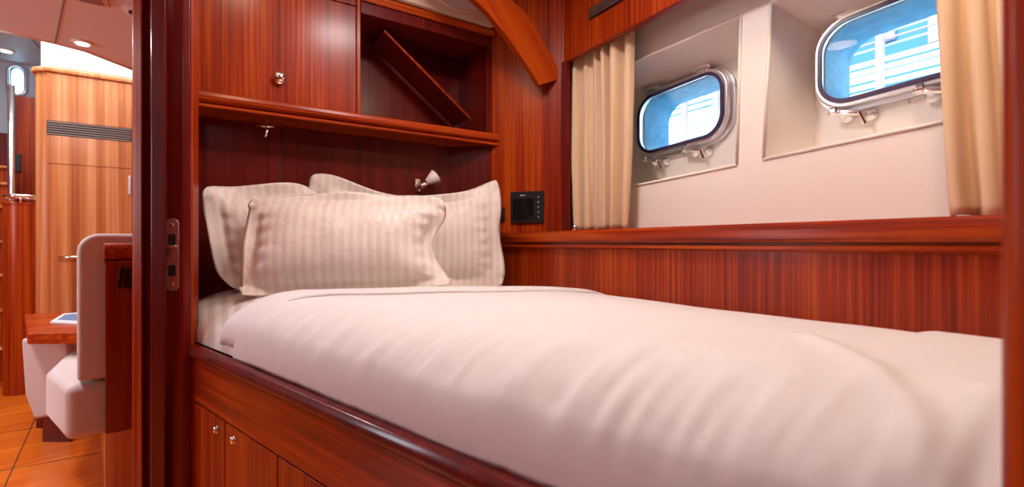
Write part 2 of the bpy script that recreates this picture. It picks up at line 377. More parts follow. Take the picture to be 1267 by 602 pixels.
# ------------------------------------------------------------------ wainscot and long hull shelf
WX = 1.22
sh = thing('hull_shelf', 'long red mahogany shelf with grooved front edge running below the port lights', 'shelf', (1.2, .8, Z(.05)))
prof = [(.34, Z(.052)), (.012, Z(.053)), (.003, Z(.046)), (0, Z(.034)), (0, Z(.012)), (.006, Z(.003)), (.022, Z(.001)), (.022, Z(-.003)), (.34, Z(-.003))]
obj('shelf_board', sweep(B(), prof, (1.2, -1.5), (1.2, 2.0), (1, 0)), 'mahogany_y', sh)
prof = [(.06, Z(-.0035)), (.012, Z(-.0035)), (.004, Z(-.008)), (.004, Z(-.015)), (.012, Z(-.020)), (.06, Z(-.020))]
obj('lower_moulding', sweep(B(), prof, (1.2, -1.5), (1.2, 2.0), (1, 0)), 'mahogany_y', sh)
struct(obj('wall_end', box(B(), (1.166, 2.0301, 0), (1.56, 2.06, Z(.054))), 'veneer_niche'))
struct(obj('wall_wainscot', box(B(), (WX+.002, -1.5, 0), (WX+.03, 2.03, Z(-.0205))), 'mahogany'))
# valance above the curtains
vz = Z(.872)
va = thing('valance', 'mahogany board over the curtain heads with dark slotted vent', 'valance', (1.41, .8, vz))
bm = B(); box(bm, (1.41, -1.5, vz), (1.43, atx(697, 0, 1.41).y, CC-.002)); obj('board', bm, 'mahogany', va)
bm = B(); box(bm, (1.402, -1.5, vz-.008), (1.436, atx(699, 0, 1.41).y, vz-.0005)); obj('bottom_bead', bm, 'mahogany_y', va, bevel=.003)
y0, y1 = atx(730, 0, 1.41).y, atx(800, 0, 1.41).y
vg = B(); box(vg, (1.404, y1, Z(.995)), (1.4095, y0, Z(1.045))); vgo = obj('vent_grille', vg, 'black', va)
for i in range(4):
    s2 = obj('vent_slat', box(B(), (1.400, y1+.005, Z(1.002+i*.011)), (1.4038, y0-.005, Z(1.006+i*.011))), 'chrome_soft', None); s2.parent = vgo
# ------------------------------------------------------------------ corner panels at the head
yb = 2.15
bc = aty(553, 0, yb); pa = (1.17, 2.03); pb = (1.405, 1.735)
nB = Vector((pb[1]-pa[1], -(pb[0]-pa[0]), 0)).normalized()  # towards the room?
if nB.dot(Vector((-1, -1, 0))) < 0: nB = -nB
tB = Vector((pb[0]-pa[0], pb[1]-pa[1], 0)).normalized()
struct(obj('wall_corner', prism(B(), [pa, pb, (pb[0]+.02, pb[1]+.0), (pb[0]+.02, 2.3), (pa[0], 2.3)], Z(.054), CC-.001), 'mahogany'))
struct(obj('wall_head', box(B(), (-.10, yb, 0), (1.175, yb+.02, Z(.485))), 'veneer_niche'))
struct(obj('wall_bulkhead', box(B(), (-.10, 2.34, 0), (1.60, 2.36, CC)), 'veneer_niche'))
struct(obj('trim_4', box(B(), (aty(348, 0, yb).x-.003, yb-.001, Z(-.25)), (aty(348, 0, yb).x+.003, yb+.001, Z(.485))), 'dark_gap'))
struct(obj('wall_return', prism(B(), [(bc.x, yb-.001), (1.165, 2.03), (1.165, yb-.001)], 0, Z(.485)), 'veneer_niche'))
# narrow corner bead where the panel meets the valance
bm = B(); prism(bm, [(pb[0]-.014, pb[1]+.004), (pb[0]-.002, pb[1]-.022), (pb[0]+.022, pb[1]-.020), (pb[0]+.018, pb[1]-.001)], Z(.054), vz-.01); struct(obj('trim_5', bm, 'mahogany_frame'))
mid = Vector((*pa, 0)).lerp(Vector((*pb, 0)), .80)
bm = B(); tube(bm, [mid+nB*.0+Vector((0, 0, Z(.056))), mid+Vector((0, 0, CC-.01))], .0016, 6); struct(obj('trim_6', bm, 'dark_gap'))

# ------------------------------------------------------------------ shelf over the head of the berth
ys = 1.99
hs = thing('bunk_shelf', 'mahogany shelf with double rounded front moulding over the pillows', 'shelf', (.5, ys, Z(.5)))
prof = [(.34, Z(.545)), (.012, Z(.548)), (.003, Z(.541)), (0, Z(.53)), (.002, Z(.518)), (.012, Z(.510)), (.026, Z(.508)), (.026, Z(.503)), (.008, Z(.502)), (.004, Z(.498)), (.004, Z(.492)), (.010, Z(.488)), (.34, Z(.486))]
obj('shelf_board', sweep(B(), prof, (-.095, ys), (1.20, ys), (0, 1)), 'mahogany_x', hs)
# upper locker
yc = 2.02
xr = aty(445, 0, yc).x
lk = thing('overhead_locker', 'mahogany overhead locker with one large lift-up door and round knob', 'cabinet', (.2, yc, Z(.55)))
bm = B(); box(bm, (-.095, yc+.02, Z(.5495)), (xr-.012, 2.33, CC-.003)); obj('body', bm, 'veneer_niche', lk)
bm = B(); box(bm, (xr-.012, yc, Z(.5495)), (xr+.004, 2.33, CC-.003)); obj('side_panel', bm, 'mahogany', lk, bevel=.002)
dt = aty(447, 9, yc).z
bm = B(); box(bm, (-.09, yc, Z(.552)), (xr-.015, yc+.018, dt-.004)); dr = obj('door', bm, 'mahogany', lk, bevel=.002)
bm = B(); box(bm, (-.09, yc, dt), (xr-.015, yc+.018, CC-.004)); obj('top_panel', bm, 'mahogany', lk, bevel=.002)
def sub(name, bm, m, par, root, **k):
    o = obj(name, bm, m, None, **k); o.parent = par; return o
kb = [(.017, 0), (.018, .002), (.015, .005), (.008, .007), (.008, .011), (.014, .014), (.016, .019), (.013, .024), (.004, .026)]
p = aty(345, 97, yc)
sub('knob', lathe(B(), [(a_*1.35, h_*1.2) for a_, h_ in kb], p, (0, -1, 0)), 'chrome', dr, lk, smooth=True)
# open niche beside it, with slanting board
ni = thing('open_niche', 'dark open mahogany cubby beside the overhead locker holding a slanting board', 'shelf unit', (.85, yc, Z(.55)))
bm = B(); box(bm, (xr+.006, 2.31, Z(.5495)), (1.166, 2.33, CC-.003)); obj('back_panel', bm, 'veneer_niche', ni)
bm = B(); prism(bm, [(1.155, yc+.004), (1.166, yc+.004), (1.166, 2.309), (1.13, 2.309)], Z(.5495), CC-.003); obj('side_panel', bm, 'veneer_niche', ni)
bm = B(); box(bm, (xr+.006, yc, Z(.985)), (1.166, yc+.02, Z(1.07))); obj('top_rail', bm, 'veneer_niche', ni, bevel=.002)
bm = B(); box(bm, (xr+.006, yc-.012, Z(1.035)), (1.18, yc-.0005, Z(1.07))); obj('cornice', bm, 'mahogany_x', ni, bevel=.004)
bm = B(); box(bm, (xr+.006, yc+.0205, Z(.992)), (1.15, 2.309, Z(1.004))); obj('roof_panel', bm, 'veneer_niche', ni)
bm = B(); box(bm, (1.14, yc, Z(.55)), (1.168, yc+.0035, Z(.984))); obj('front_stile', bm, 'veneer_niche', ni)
a = aty(475, 38, 2.10); c_ = aty(581, 146, 2.10)
a.z = min(a.z, Z(.985)); dirv = (c_-a); dirv.y = 0; L0 = dirv.length; ax = dirv.normalized()
bm = B(); box(bm, (0, 0, -.011), (L0, .185, 0), frame(ax, (0, 1, 0), ax.cross(Vector((0, 1, 0)))*1, (a.x, 2.09, a.z)))
sb = obj('slanting_board', bm, 'mahogany_frame', ni, bevel=.002)
bm = B(); box(bm, (0, -.004, -.010), (L0, -.0005, .0), frame(ax, (0, 1, 0), ax.cross(Vector((0, 1, 0))), (a.x, 2.09, a.z)))
sub('edge_banding', bm, 'mahogany', sb, ni)
p = aty(594, 148, yc+.05); p.z = Z(.5495)
# ------------------------------------------------------------------ arched deck beam
bm = B(); yA = 1.76
outer = [(590, -70), (606, -34), (633.7, 0), (648, 13), (659, 29), (669, 45), (679, 62), (688, 79), (696, 97)]
innr = [(520, -60), (556, -26), (588, 0), (602, 13), (615, 29), (628, 45), (641, 64), (655, 84), (668, 105)]
def smooth_pts(P):
    out = []
    for i in range(len(P)-1):
        p0 = P[max(i-1, 0)]; p1 = P[i]; p2 = P[i+1]; p3 = P[min(i+2, len(P)-1)]
        for t in [j/4 for j in range(4)]:
            out.append(tuple(.5*((2*p1[c])+(-p0[c]+p2[c])*t+(2*p0[c]-5*p1[c]+4*p2[c]-p3[c])*t*t+(-p0[c]+3*p1[c]-3*p2[c]+p3[c])*t**3) for c in (0, 1)))
    return out+[P[-1]]
po = [aty(u, v, yA) for u, v in smooth_pts(outer)]; pi_ = [aty(u, v, yA) for u, v in smooth_pts(innr)]
po = [p for p in po]; n = len(po)
V = [[bm.verts.new((p.x, yA+dy, min(p.z, CC-.002))) for p in l] for l, dy in ((po, 0), (pi_, 0), (pi_, .035), (po, .035))]
keep = n
for q in range(4):
    for j in range(n-1):
        try: bm.faces.new((V[q][j], V[q][j+1], V[(q+1) % 4][j+1], V[(q+1) % 4][j]))
        except Exception: pass
bm.faces.new([V[q][0] for q in range(4)]); bm.faces.new([V[q][-1] for q in range(4)])
tag(obj('deck_beam', bm, 'mahogany_arch', bevel=.003), 'curved orange-brown mahogany arch trim coming down from the ceiling to the corner panel', 'beam')
# ------------------------------------------------------------------ beige moulded panel above the niche
hr = thing('moulded_panel', 'beige moulded panel with rounded recess above the open niche', 'panel', (.85, 2.0, CC-.1))
bm = B(); x0, x1 = xr+.0065, 1.185; z0 = Z(1.0725)
prism(bm, [(x0, z0), (x1-.03, z0), (x1-.009, z0+.009), (x1, z0+.03), (x1, CC-.002), (x0, CC-.002)], 0, .030, frame((1, 0, 0), (0, 0, 1), (0, 1, 0), (0, 1.985, 0))); obj('board', bm, 'headlining_beige', hr, bevel=.008, bseg=3)
c = aty(568, -6, 1.982)
bm = B(); tube(bm, [c+Vector((math.cos(a*.1963)*.125, 0, math.sin(a*.1963)*.075)) for a in range(32)], .007, 8, True); obj('rim', bm, 'headlining_beige', hr, smooth=True)
bm = B(); prism(bm, [(math.cos(a*.1963)*.118, math.sin(a*.1963)*.068) for a in range(32)], 0, .003, frame((1, 0, 0), (0, 0, 1), (0, 1, 0), c-Vector((0, .0, 0)))); obj('inset', bm, 'headlining', hr)

# ------------------------------------------------------------------ control display, black socket, chrome holdback
def onB(u, v, off=0):
    d = rd(u); P0 = Vector((*pa, 0))+nB*off
    k = (P0.dot(nB))/(d[0]*nB.x+d[1]*nB.y); return at(u, v, k)
a, b_ = onB(632.5, 237.5), onB(673.5, 275.5)
W_ = (Vector((b_.x-a.x, b_.y-a.y, 0))).length; H_ = a.z-b_.z
cp = (a+b_)/2
FB = frame(tB, (0, 0, 1), nB, cp)
cs = thing('display_panel', 'black rectangular control display with column of small buttons on the corner panel', 'control panel', cp)
bm = B(); box(bm, (-W_/2, -H_/2, .0005), (W_/2, H_/2, .012), FB); obj('housing', bm, 'black', cs, bevel=.003)
bm = B(); box(bm, (-W_/2+.014, -H_/2+.018, .0125), (W_/2-.05, H_/2-.036, .0135), FB); obj('screen', bm, 'black_gloss', cs)
for i in range(5):
    o_ = FB @ Vector((W_/2-.026, H_/2-.03-i*.024, .0125)); obj('button', lathe(B(), [(.0035, 0), (.0035, .002), (.001, .003)], o_, nB, 12), 'grey_mark', cs)
bm = B(); box(bm, (-.035, H_/2-.022, .0122), (-.008, H_/2-.017, .0128), FB); obj('name_mark', bm, 'grey_mark', cs)
a = onB(617, 265, .0)
so_ = thing('wall_socket', 'small black plug device on the corner panel left of the display', 'switch', a)
FS = frame(tB, (0, 0, 1), nB, a)
bm = B(); box(bm, (-.035, -.034, .0005), (.035, .034, .012), FS); obj('plate', bm, 'black', so_, bevel=.003)
bm = B(); lathe(bm, [(.024, .012), (.024, .03), (.018, .04), (.0, .042)], FS @ Vector((-.006, 0, 0)), nB, 20); obj('plug', bm, 'black', so_, smooth=False, bevel=.002)
p = onB(711, 278, .02); p.z = Z(.054)
hb = thing('curtain_holdback', 'small shell-shaped chrome catch on the shelf beside the left curtain', 'holdback', p)
obj('base', lathe(B(), [(.016, 0), (.016, .004), (.008, .007)], p, (0, 0, 1), 16), 'chrome_soft', hb)
bm = B(); lathe(bm, [(.004, -.014), (.014, -.010), (.019, 0), (.014, .010), (.004, .014)], p+Vector((0, 0, .020)), (1, -.4, 0), 18); obj('shell', bm, 'chrome', hb, smooth=True)

# ------------------------------------------------------------------ hook and reading light
p = aty(327, 155, yb-.0005)
hk = thing('turn_latch', 'tiny chrome cross-shaped catch hanging under the bunk shelf', 'catch', p)
pz = Vector((p.x, 2.06, Z(.4855)))
obj('pin', lathe(B(), [(.010, 0), (.010, -.003), (.003, -.006), (.003, -.03)], pz, (0, 0, 1), 12), 'chrome', hk)
bm = B(); tube(bm, [pz+Vector((-.034, 0, -.028)), pz+Vector((.032, 0, -.024))], .0045, 8); tube(bm, [pz+Vector((0, -.001, -.02)), pz+Vector((.002, -.012, -.046)), pz+Vector((-.006, -.014, -.070))], .005, 8); obj('cross_lever', bm, 'chrome', hk, smooth=True)
p = aty(516, 229, yb)
rl = thing('reading_lamp', 'small reading lamp with chrome bracket and pale conical shade above the pillows', 'lamp', p)
bm = B(); box(bm, p+Vector((-.013, -.010, -.030)), p+Vector((.013, -.0005, .030))); obj('wall_plate', bm, 'chrome', rl, bevel=.002)
j = p+Vector((.012, -.05, -.006))
bm = B(); tube(bm, [p+Vector((0, -.010, 0)), p+Vector((.002, -.035, -.004)), j], .005, 10); obj('arm', bm, 'chrome', rl, smooth=True)
axs = (Vector((.80, -.10, .62))).normalized()
obj('socket', lathe(B(), [(.002, -.022), (.012, -.018), (.0155, -.008), (.0155, .022), (.012, .026)], j, axs, 20), 'chrome', rl, smooth=True)
bm = B(); lathe(bm, [(.012, .022), (.016, .024), (.036, .078), (.034, .079), (.014, .028), (.0, .027)], j, axs, 28); obj('lamp_shade', bm, 'frosted', rl, smooth=True)

# ------------------------------------------------------------------ curtains
def curtain(ya, yb_, xa, yb0, yb1, z0, z1, name_label, folds, ph, am):
    bm = B(); nu, nv = folds*14, 26; rows = []
    for j in range(nv+1):
        v = j/nv; row = []
        yl = ya+(yb0-ya)*(1-v)**1.3; yr = yb_+(yb1-yb_)*(1-v)**1.3
        for i in range(nu+1):
            u = i/nu; uu = u+.012*math.sin(u*17+v*2+ph)
            amp = am*(.75+.35*math.sin(u*9+ph*2+v*1.2))
            x = xa+amp*math.sin(2*math.pi*folds*uu+ph+.5*math.sin(v*3+u*6))
            x += .003*noise.noise(Vector((u*8, v*5, ph)))
            y = yl+(yr-yl)*u+.004*math.cos(2*math.pi*folds*uu*2+ph)
            row.append(bm.verts.new((x, y, z0+(z1-z0)*v+(.006*math.sin(u*23) if j == 0 else 0)+.006*(j == 0))))
        rows.append(row)
    for j in range(nv):
        for i in range(nu): bm.faces.new((rows[j][i], rows[j][i+1], rows[j+1][i+1], rows[j+1][i]))
    o = obj('curtain', bm, 'curtain_cloth', smooth=True)
    md = o.modifiers.new('thick', 'SOLIDIFY'); md.thickness = .003
    return tag(o, name_label, 'curtain', 'cream curtains at the port lights')
curtain(atx(706, 0, 1.48).y, atx(785, 0, 1.48).y, 1.478, atx(713, 0, 1.48).y, atx(779, 0, 1.48).y, Z(.055), Z(.95), 'cream pleated curtain left of both port lights, beside the corner panel', 6, .4, .034)
curtain(atx(1148, 0, 1.48).y, -.02, 1.478, atx(1174, 0, 1.48).y, -.05, Z(.055), Z(.95), 'cream pleated curtain at the right edge, covering part of the nearer port light', 9, 1.2, .030)

# ------------------------------------------------------------------ berth base
ZR = -.33
rdir = Vector((-.305, .952, 0)).normalized(); rn = Vector((-rdir.y, rdir.x, 0))   # rn points to the room (camera) side
rail0 = at(230, 301, 1.57); rail0.z = 0
P0 = Vector((rail0.x, rail0.y, 0))+rn*.010
def RL(s, o): return P0-rdir*s+rn*o     # s metres from head end towards foot
LEN = 2.45
bb = thing('berth_base', 'mahogany berth base with rounded top rail and locker doors under the mattress', 'bed', RL(.9, 0)+Vector((0, 0, 0)))
FR = frame(-rdir, rn, (0, 0, 1), P0)
def lbox(s0, s1, o0, o1, z0, z1): return box(B(), (s0, o0, z0), (s1, o1, z1), FR)
pr = [(-.026, Z(ZR-.04)), (-.026, Z(ZR-.012)), (-.022, Z(ZR)), (-.012, Z(ZR+.004)), (.004, Z(ZR)), (.012, Z(ZR-.012)), (.012, Z(ZR-.026)), (.004, Z(ZR-.036)), (-.006, Z(ZR-.04))]
bm = B(); sweep(bm, pr, RL(0, 0), RL(LEN, 0), rn); obj('top_rail', bm, 'mahogany_frame', bb, bevel=.003)
zl = Z(-.508)
obj('front_fascia', lbox(0, LEN, -.03, -.004, zl+.002, Z(ZR-.0405)), 'mahogany_rail', bb)
obj('carcass', lbox(0, LEN, -.05, -.028, .05, zl+.05), 'dark_gap', bb)
obj('plinth', lbox(0, LEN, -.06, -.035, 0, .10), 'mahogany_rail', bb)
def s_at(u):                             # where the ray of column u meets the front plane
    d = rd(u); q0 = P0+rn*-.004; k = q0.dot(rn)/(d[0]*rn.x+d[1]*rn.y); p = Vector((d[0]*k, d[1]*k, 0)); return (p-P0).dot(-rdir), k
cuts = [0.0, s_at(278)[0], s_at(343)[0]]
cuts += [cuts[2]+(cuts[2]-cuts[1])*1.1*(i+1) for i in range(4)]
for i in range(len(cuts)-1):
    d_ = obj('door', lbox(cuts[i]+.004, cuts[i+1]-.004, -.026, -.004, .11, zl-.004), 'mahogany', bb, bevel=.0015)
    if i in (0, 1):
        uu, vv = ((268, 531), (289, 544))[i]
        s_, k = s_at(uu); q_ = at(uu, vv, k)
        kn = lathe(B(), [(a_*.66, h_*.33) for a_, h_ in kb], q_, rn); o_ = obj('knob', kn, 'chrome', None, smooth=True)
        o_.parent = d_

# mattress + duvet height field: a (0 front .. 1 back), y
BX = 1.205
def front_x(y):                          # rail line inner side
    t = (y-P0.y)/(-rdir.y); return P0.x-rdir.x*t*1.0 if False else P0.x+(y-P0.y)/rdir.y*rdir.x
def hz(x, y, lift=0, head=2.13):
    df = max(x-(front_x(y)+.022), 0); db = max(BX-x, 0); dh = max(head-y, 0)
    R1 = .20; e1 = 1 if df >= R1 else math.sqrt(max(0, 1-(1-df/R1)**2))**.9
    R2 = .10; e2 = 1 if db >= R2 else math.sqrt(max(0, 1-(1-db/R2)**2))
    R3 = .07; e3 = 1 if dh >= R3 else math.sqrt(max(0, 1-(1-dh/R3)**2))
    W = BX-front_x(y); c = max(0, min(1, df/W))
    top = -.170+.012*math.sin(math.pi*c)-.03*c**3*(1 if y > .3 else .6)-.012*max(0, (y-1.3))
    base = ZR+.0065
    sidebump = .12*lift
    return base+(top-base)*e1*(1-.35*(1-e2))*(1-.7*(1-e3))
crease = []
def zc(P):                               # picture polyline -> plan polyline on the bed top
    return [at(u, v, FOC*.165/(v-301)) for u, v in P]
crease = [(zc([(618, 445), (690, 495), (760, 548), (830, 601)]), .006, .010),
          (zc([(1000, 430), (1081, 475), (1130, 512), (1159, 541), (1183, 601)]), .008, .018),
          (zc([(1232, 505), (1195, 530), (1165, 562)]), .008, .02)]
def segd(p, a, b):
    ab = (b-a).xy; t = max(0, min(1, (p-a.xy).dot(ab)/ab.length_squared)); return (p-(a.xy+ab*t)).length
def cz(x, y):
    p = Vector((x, y)); h = 0
    for P, am, wd in crease:
        d = min(segd(p, P[i], P[i+1]) for i in range(len(P)-1)); h += am*math.exp(-(d/wd)**2)
    return h
def field(y0, y1f, y1b, lift, nx=90, ny=170, thick=.02, wr=1.0, ny_bias=1, outset=.0):
    bm = B(); T = []; 
    for j in range(ny+1):
        row = []
        for i in range(nx+1):
            c = (i/nx)**1.5
            ye = y1f(c) if callable(y1f) else y1f
            y = y0+(ye-y0)*(j/ny)
            fx = front_x(y)+.022-outset; x = fx+(BX-fx)*c
            df = x-fx; h = hz(x+outset*(1-c), y)+lift*min(1, .35+df/.03); edge_ = math.exp(-df/.13)
            # gathers near the rail
            g_ = noise.noise(Vector((x*4, y*20, 1)))*.013*edge_+noise.noise(Vector((x*9, y*52, 5)))*.009*math.exp(-df/.07)
            soft = noise.noise(Vector((x*3, y*2.2, 9)))*.005+noise.noise(Vector((x*9, y*7, 2)))*.0018
            g_ *= min(1, df/.04+.1)
            h += (g_+soft)*wr+(cz(x, y) if lift > .005 else 0)
            row.append(bm.verts.new((x, y, Z(h))))
        T.append(row)
    Bt = []
    for j in range(ny+1):
        Bt.append([bm.verts.new((T[j][i].co.x, T[j][i].co.y, T[j][i].co.z-thick if thick < .1 else Z(ZR+.0055))) for i in (range(nx+1))])
    for j in range(ny):
        for i in range(nx):
            bm.faces.new((T[j][i], T[j][i+1], T[j+1][i+1], T[j+1][i]))
            bm.faces.new((Bt[j][i], Bt[j+1][i], Bt[j+1][i+1], Bt[j][i+1]))
    for j in range(ny):
        bm.faces.new((T[j][0], T[j+1][0], Bt[j+1][0], Bt[j][0])); bm.faces.new((T[j][nx], Bt[j][nx], Bt[j+1][nx], T[j+1][nx]))
    for i in range(nx):
        bm.faces.new((T[0][i], Bt[0][i], Bt[0][i+1], T[0][i+1])); bm.faces.new((T[ny][i], T[ny][i+1], Bt[ny][i+1], Bt[ny][i]))
    return bm
bm = B(); prism(bm, [(front_x(-.45)+.03, -.45), (1.215, -.45), (1.215, 2.145), (front_x(2.1)+.03, 2.145)], Z(ZR-.025), Z(ZR+.005)); obj('bunk_board', bm, 'mahogany_y', bb)
mt = obj('mattress', field(-.45, 2.13, None, 0, thick=.3), 'sheet_striped', smooth=True)
tag(mt, 'long tapered mattress in a satin-striped cream sheet on the berth base', 'mattress')
def edgeline(c):                         # head edge of the duvet, y as a function of c
    P = ((0, 1.53), (.12, 1.47), (.25, 1.40), (.6, 1.24), (.9, 1.22), (1.01, 1.24))
    for (a0, b0), (a1, b1) in zip(P, P[1:]):
        if c <= a1: return b0+(b1-b0)*(c-a0)/(a1-a0)
    return 1.24
dv = obj('duvet', field(-.44, edgeline, None, .014, nx=120, ny=300, thick=.010, outset=.010), 'cotton_plain', smooth=True)
tag(dv, 'smooth white duvet spread over the mattress from pillows to foot', 'duvet')
# turned-down sheet band between duvet and pillows
bm = B(); nx, ny = 90, 10; T = []
for j in range(ny+1):
    row = []
    for i in range(nx+1):
        c = (i/nx)**1.4; ya_ = edgeline(c)-.03; yb2 = edgeline(c)+.13+.02*math.sin(c*7)
        y = ya_+(yb2-ya_)*j/ny; fx = front_x(y)+.022; x = fx+(BX-.004-fx)*c; df = x-fx
        g_ = noise.noise(Vector((x*4, y*22, 1)))*.008*math.exp(-df/.13)+noise.noise(Vector((x*3, y*2.2, 9)))*.005
        row.append(bm.verts.new((x, y, Z(hz(x, y)+.020+g_+.006*math.sin(math.pi*j/ny)))))
    T.append(row)
for j in range(ny):
    for i in range(nx): bm.faces.new((T[j][i], T[j][i+1], T[j+1][i+1], T[j+1][i]))
o = obj('turned_sheet', bm, 'cotton_plain', smooth=True); md = o.modifiers.new('t', 'SOLIDIFY'); md.thickness = .006
tag(o, 'band of cream top sheet folded back over the duvet edge below the pillows', 'sheet')

# ------------------------------------------------------------------ pillows
def pillow(w, h, th, fl, base, yaw, lean, roll, label, seed, curls=(), sag=.0, rnd=.06):
    bm = B(); nu, nv = 64, 44
    def pos(a, c, side):
        # a,c in -1..1 over whole incl. flange
        X = a*(w/2+fl); Y = c*(h/2+fl)
        ia = min(1, abs(X)/(w/2)); ic = min(1, abs(Y)/(h/2))
        t = (max(0, 1-ia**2.6)**.55)*(max(0, 1-ic**2.4)**.55)
        k_ = 1-rnd*(abs(a)*abs(c))**5; X *= k_; Y *= k_
        # sides drawn in between the corners
        X *= 1-.035*(1-c*c); Y *= 1-.05*(1-a*a)
        Zp = side*(.0025+th/2*t)
        wr_ = noise.noise(Vector((X*7+seed, Y*7, side)))*.012*t**.5+noise.noise(Vector((X*16+seed, Y*9, side*3)))*.005*t
        # radiating puckers at the seam
        rim = max(ia, ic); pk = math.exp(-((rim-.93)/.10)**2)
        Zp += side*wr_+pk*.0035*math.sin((X*120 if ic > ia else Y*120)+seed)*(t > 0.02)
        fo = max(0, (abs(X)-w/2)/max(fl, .001), (abs(Y)-h/2)/max(fl, .001)); fo = min(fo, 1.2)
        Zp += fo*.016*math.sin((X*19 if ic >= ia else Y*23)+seed*1.7)
        for (ca, cc, amt, lift, *dx_) in curls:
            dd = math.exp(-(((a-ca)/.35)**2+((c-cc)/.45)**2)); Zp += amt*dd; Y += lift*dd; X += (dx_[0] if dx_ else 0)*dd
        Y -= sag*(1-a*a)*(c > 0)*c
        return X, Y+h/2+fl, Zp
    ring_ = {}
    F_, K_ = [], []
    for j in range(nv+1):
        F_.append([]); K_.append([])
        for i in range(nu+1):
            a = -1+2*i/nu; c = -1+2*j/nv
            f = bm.verts.new(pos(a, c, 1)); F_[-1].append(f)
            if i in (0, nu) or j in (0, nv): K_[-1].append(f)
            else: K_[-1].append(bm.verts.new(pos(a, c, -1)))
    for j in range(nv):
        for i in range(nu):
            bm.faces.new((F_[j][i], F_[j][i+1], F_[j+1][i+1], F_[j+1][i]))
            q_ = (K_[j][i], K_[j+1][i], K_[j+1][i+1], K_[j][i+1])
            try: bm.faces.new(q_)
            except Exception: pass
    # local X right, Y up, Z towards viewer
    o = obj('pillow', bm, 'cotton_striped', smooth=True)
    Mx = Matrix.Translation(base) @ Matrix.Rotation(yaw, 4, 'Z') @ Matrix.Rotation(R_(90)-lean, 4, 'X') @ Matrix.Rotation(roll, 4, 'Z')
    o.matrix_world = Mx
    return tag(o, label, 'pillow', 'flanged striped pillows at the head of the berth')
def mid2(a, b): return ((a[0]+b[0])/2, (a[1]+b[1])/2)
def yaw_of(a, b): return math.atan2(b[1]-a[1], b[0]-a[0])
A, B_ = (.30, 2.04), (1.10, 1.76); c = mid2(A, B_)
pillow(.73, .352, .12, .060, (c[0], c[1], Z(-.205)), yaw_of(A, B_), R_(6), 0, 'cream flanged pillow standing at the right, its pointed corner up by the corner panel', 3, curls=((-.8, 1, .02, .05), (1, 1, -.0, .040, -.012), (1, .2, .01, 0, -.015)), sag=.045, rnd=.07)
A, B_ = (.025, 1.93), (.43, 1.93); c = mid2(A, B_)
pillow(.34, .295, .10, .055, (c[0], c[1], Z(-.172)), yaw_of(A, B_), R_(8), R_(8), 'cream flanged pillow at the left, half hidden behind the front one', 8, curls=((-1, .9, .02, .015), (1, 1, 0, -.06), (-1, -1, .02, .02, .03)), sag=-.01, rnd=.10)
A, B_ = (.045, 1.76), (.71, 1.525); c = mid2(A, B_)
pillow(.60, .30, .18, .042, (c[0], c[1], Z(-.178)), yaw_of(A, B_), R_(20), R_(1.2), 'large cream satin-striped pillow lying in front of the other two', 1, curls=((1, .75, .045, -.035, .022), (1.05, -1, .03, .0, .035), (1.05, -.15, 0, 0, -.035), (-1, 1, -.01, -.012)), rnd=.07, sag=-.012)

# ------------------------------------------------------------------ left door frame with strike plate
df = thing('door_frame', 'dark mahogany door post with strike plate between the saloon and the berth', 'door frame', (-.12, 1.87, 0))
e0 = at(236, 301, 1.500); e1 = at(226, 301, 1.485); e2 = at(187, 301, 1.50); e3 = at(205, 301, 1.488)
Q = lambda p: (p.x, p.y)
bk = Vector((.12, .55, 0)).normalized()*.13
def back(p, k=1.0): return (p.x+bk.x*k, p.y+bk.y*k)
bm = B(); prism(bm, [Q(e3), Q(e1), Q(e0), back(e0, .5), back(e3)], 0, CEIL-.002); obj('post', bm, 'mahogany_frame', df, bevel=.004)
f1 = at(186, 301, 1.475); f2 = at(204.5, 301, 1.468)
bm = B(); prism(bm, [Q(f1), Q(f2), back(f2, .6), back(f1, .6)], 0, CEIL-.002); obj('stop_bead', bm, 'mahogany_frame', df, bevel=.005)
g1 = at(163, 301, 1.60); g2 = at(176, 301, 1.59); g3 = at(188, 301, 1.585)
bm = B(); prism(bm, [Q(g1), Q(g2), back(g2, .3), back(g1, .3)], 0, CEIL-.002); obj('architrave', bm, 'mahogany', df, bevel=.006)
bm = B(); prism(bm, [(g2.x, g2.y+.02), (g3.x, g3.y+.02), back(g3, .4), back(g2, .4)], 0, CEIL-.002); obj('architrave', bm, 'mahogany_frame', df, bevel=.003)
h1 = at(230, 301, 1.51)
bm = B(); prism(bm, [(e0.x+.0005, e0.y), (e0.x+.007, e0.y+.004), (e0.x+.02, e0.y+.05), (e0.x+.0115, e0.y+.05)], 0, CEIL-.002); obj('edge_bead', bm, 'mahogany', df)
fdir = (e1-e3); fdir.z = 0; fdir.normalize(); fn = Vector((fdir.y, -fdir.x, 0))
ctr = (at(205, 315, 1.488)+at(223, 315, 1.486))/2
FP = frame(fdir, (0, 0, 1), fn, ctr)
sp_h = 90/FOC*1.486; sp_w = .044
bm = B(); prism(bm, rrect(sp_w, sp_h, sp_w/2-.002, 8), .0005, .004, FP); spl = obj('strike_plate', bm, 'chrome_soft', df, bevel=.001)
for nm, zc_, hh in (('latch_hole', .048, .036), ('bolt_hole', -.050, .036)):
    sub(nm, box(B(), (-.012, zc_-hh/2, .0042), (.012, zc_+hh/2, .005), FP), 'black', spl, df)
for zc_ in (.095, -.095): sub('screw', lathe(B(), [(.006, .0042), (.005, .0055), (.001, .006)], FP @ Vector((0, zc_, 0)), fn, 14), 'chrome', spl, df)
bm = B(); box(bm, (-.030, .024, .0042), (.016, .030, .012), FP); box(bm, (-.034, .024, .001), (-.020, .078, .012), FP); sub('latch_lip', bm, 'chrome', spl, df, bevel=.001)

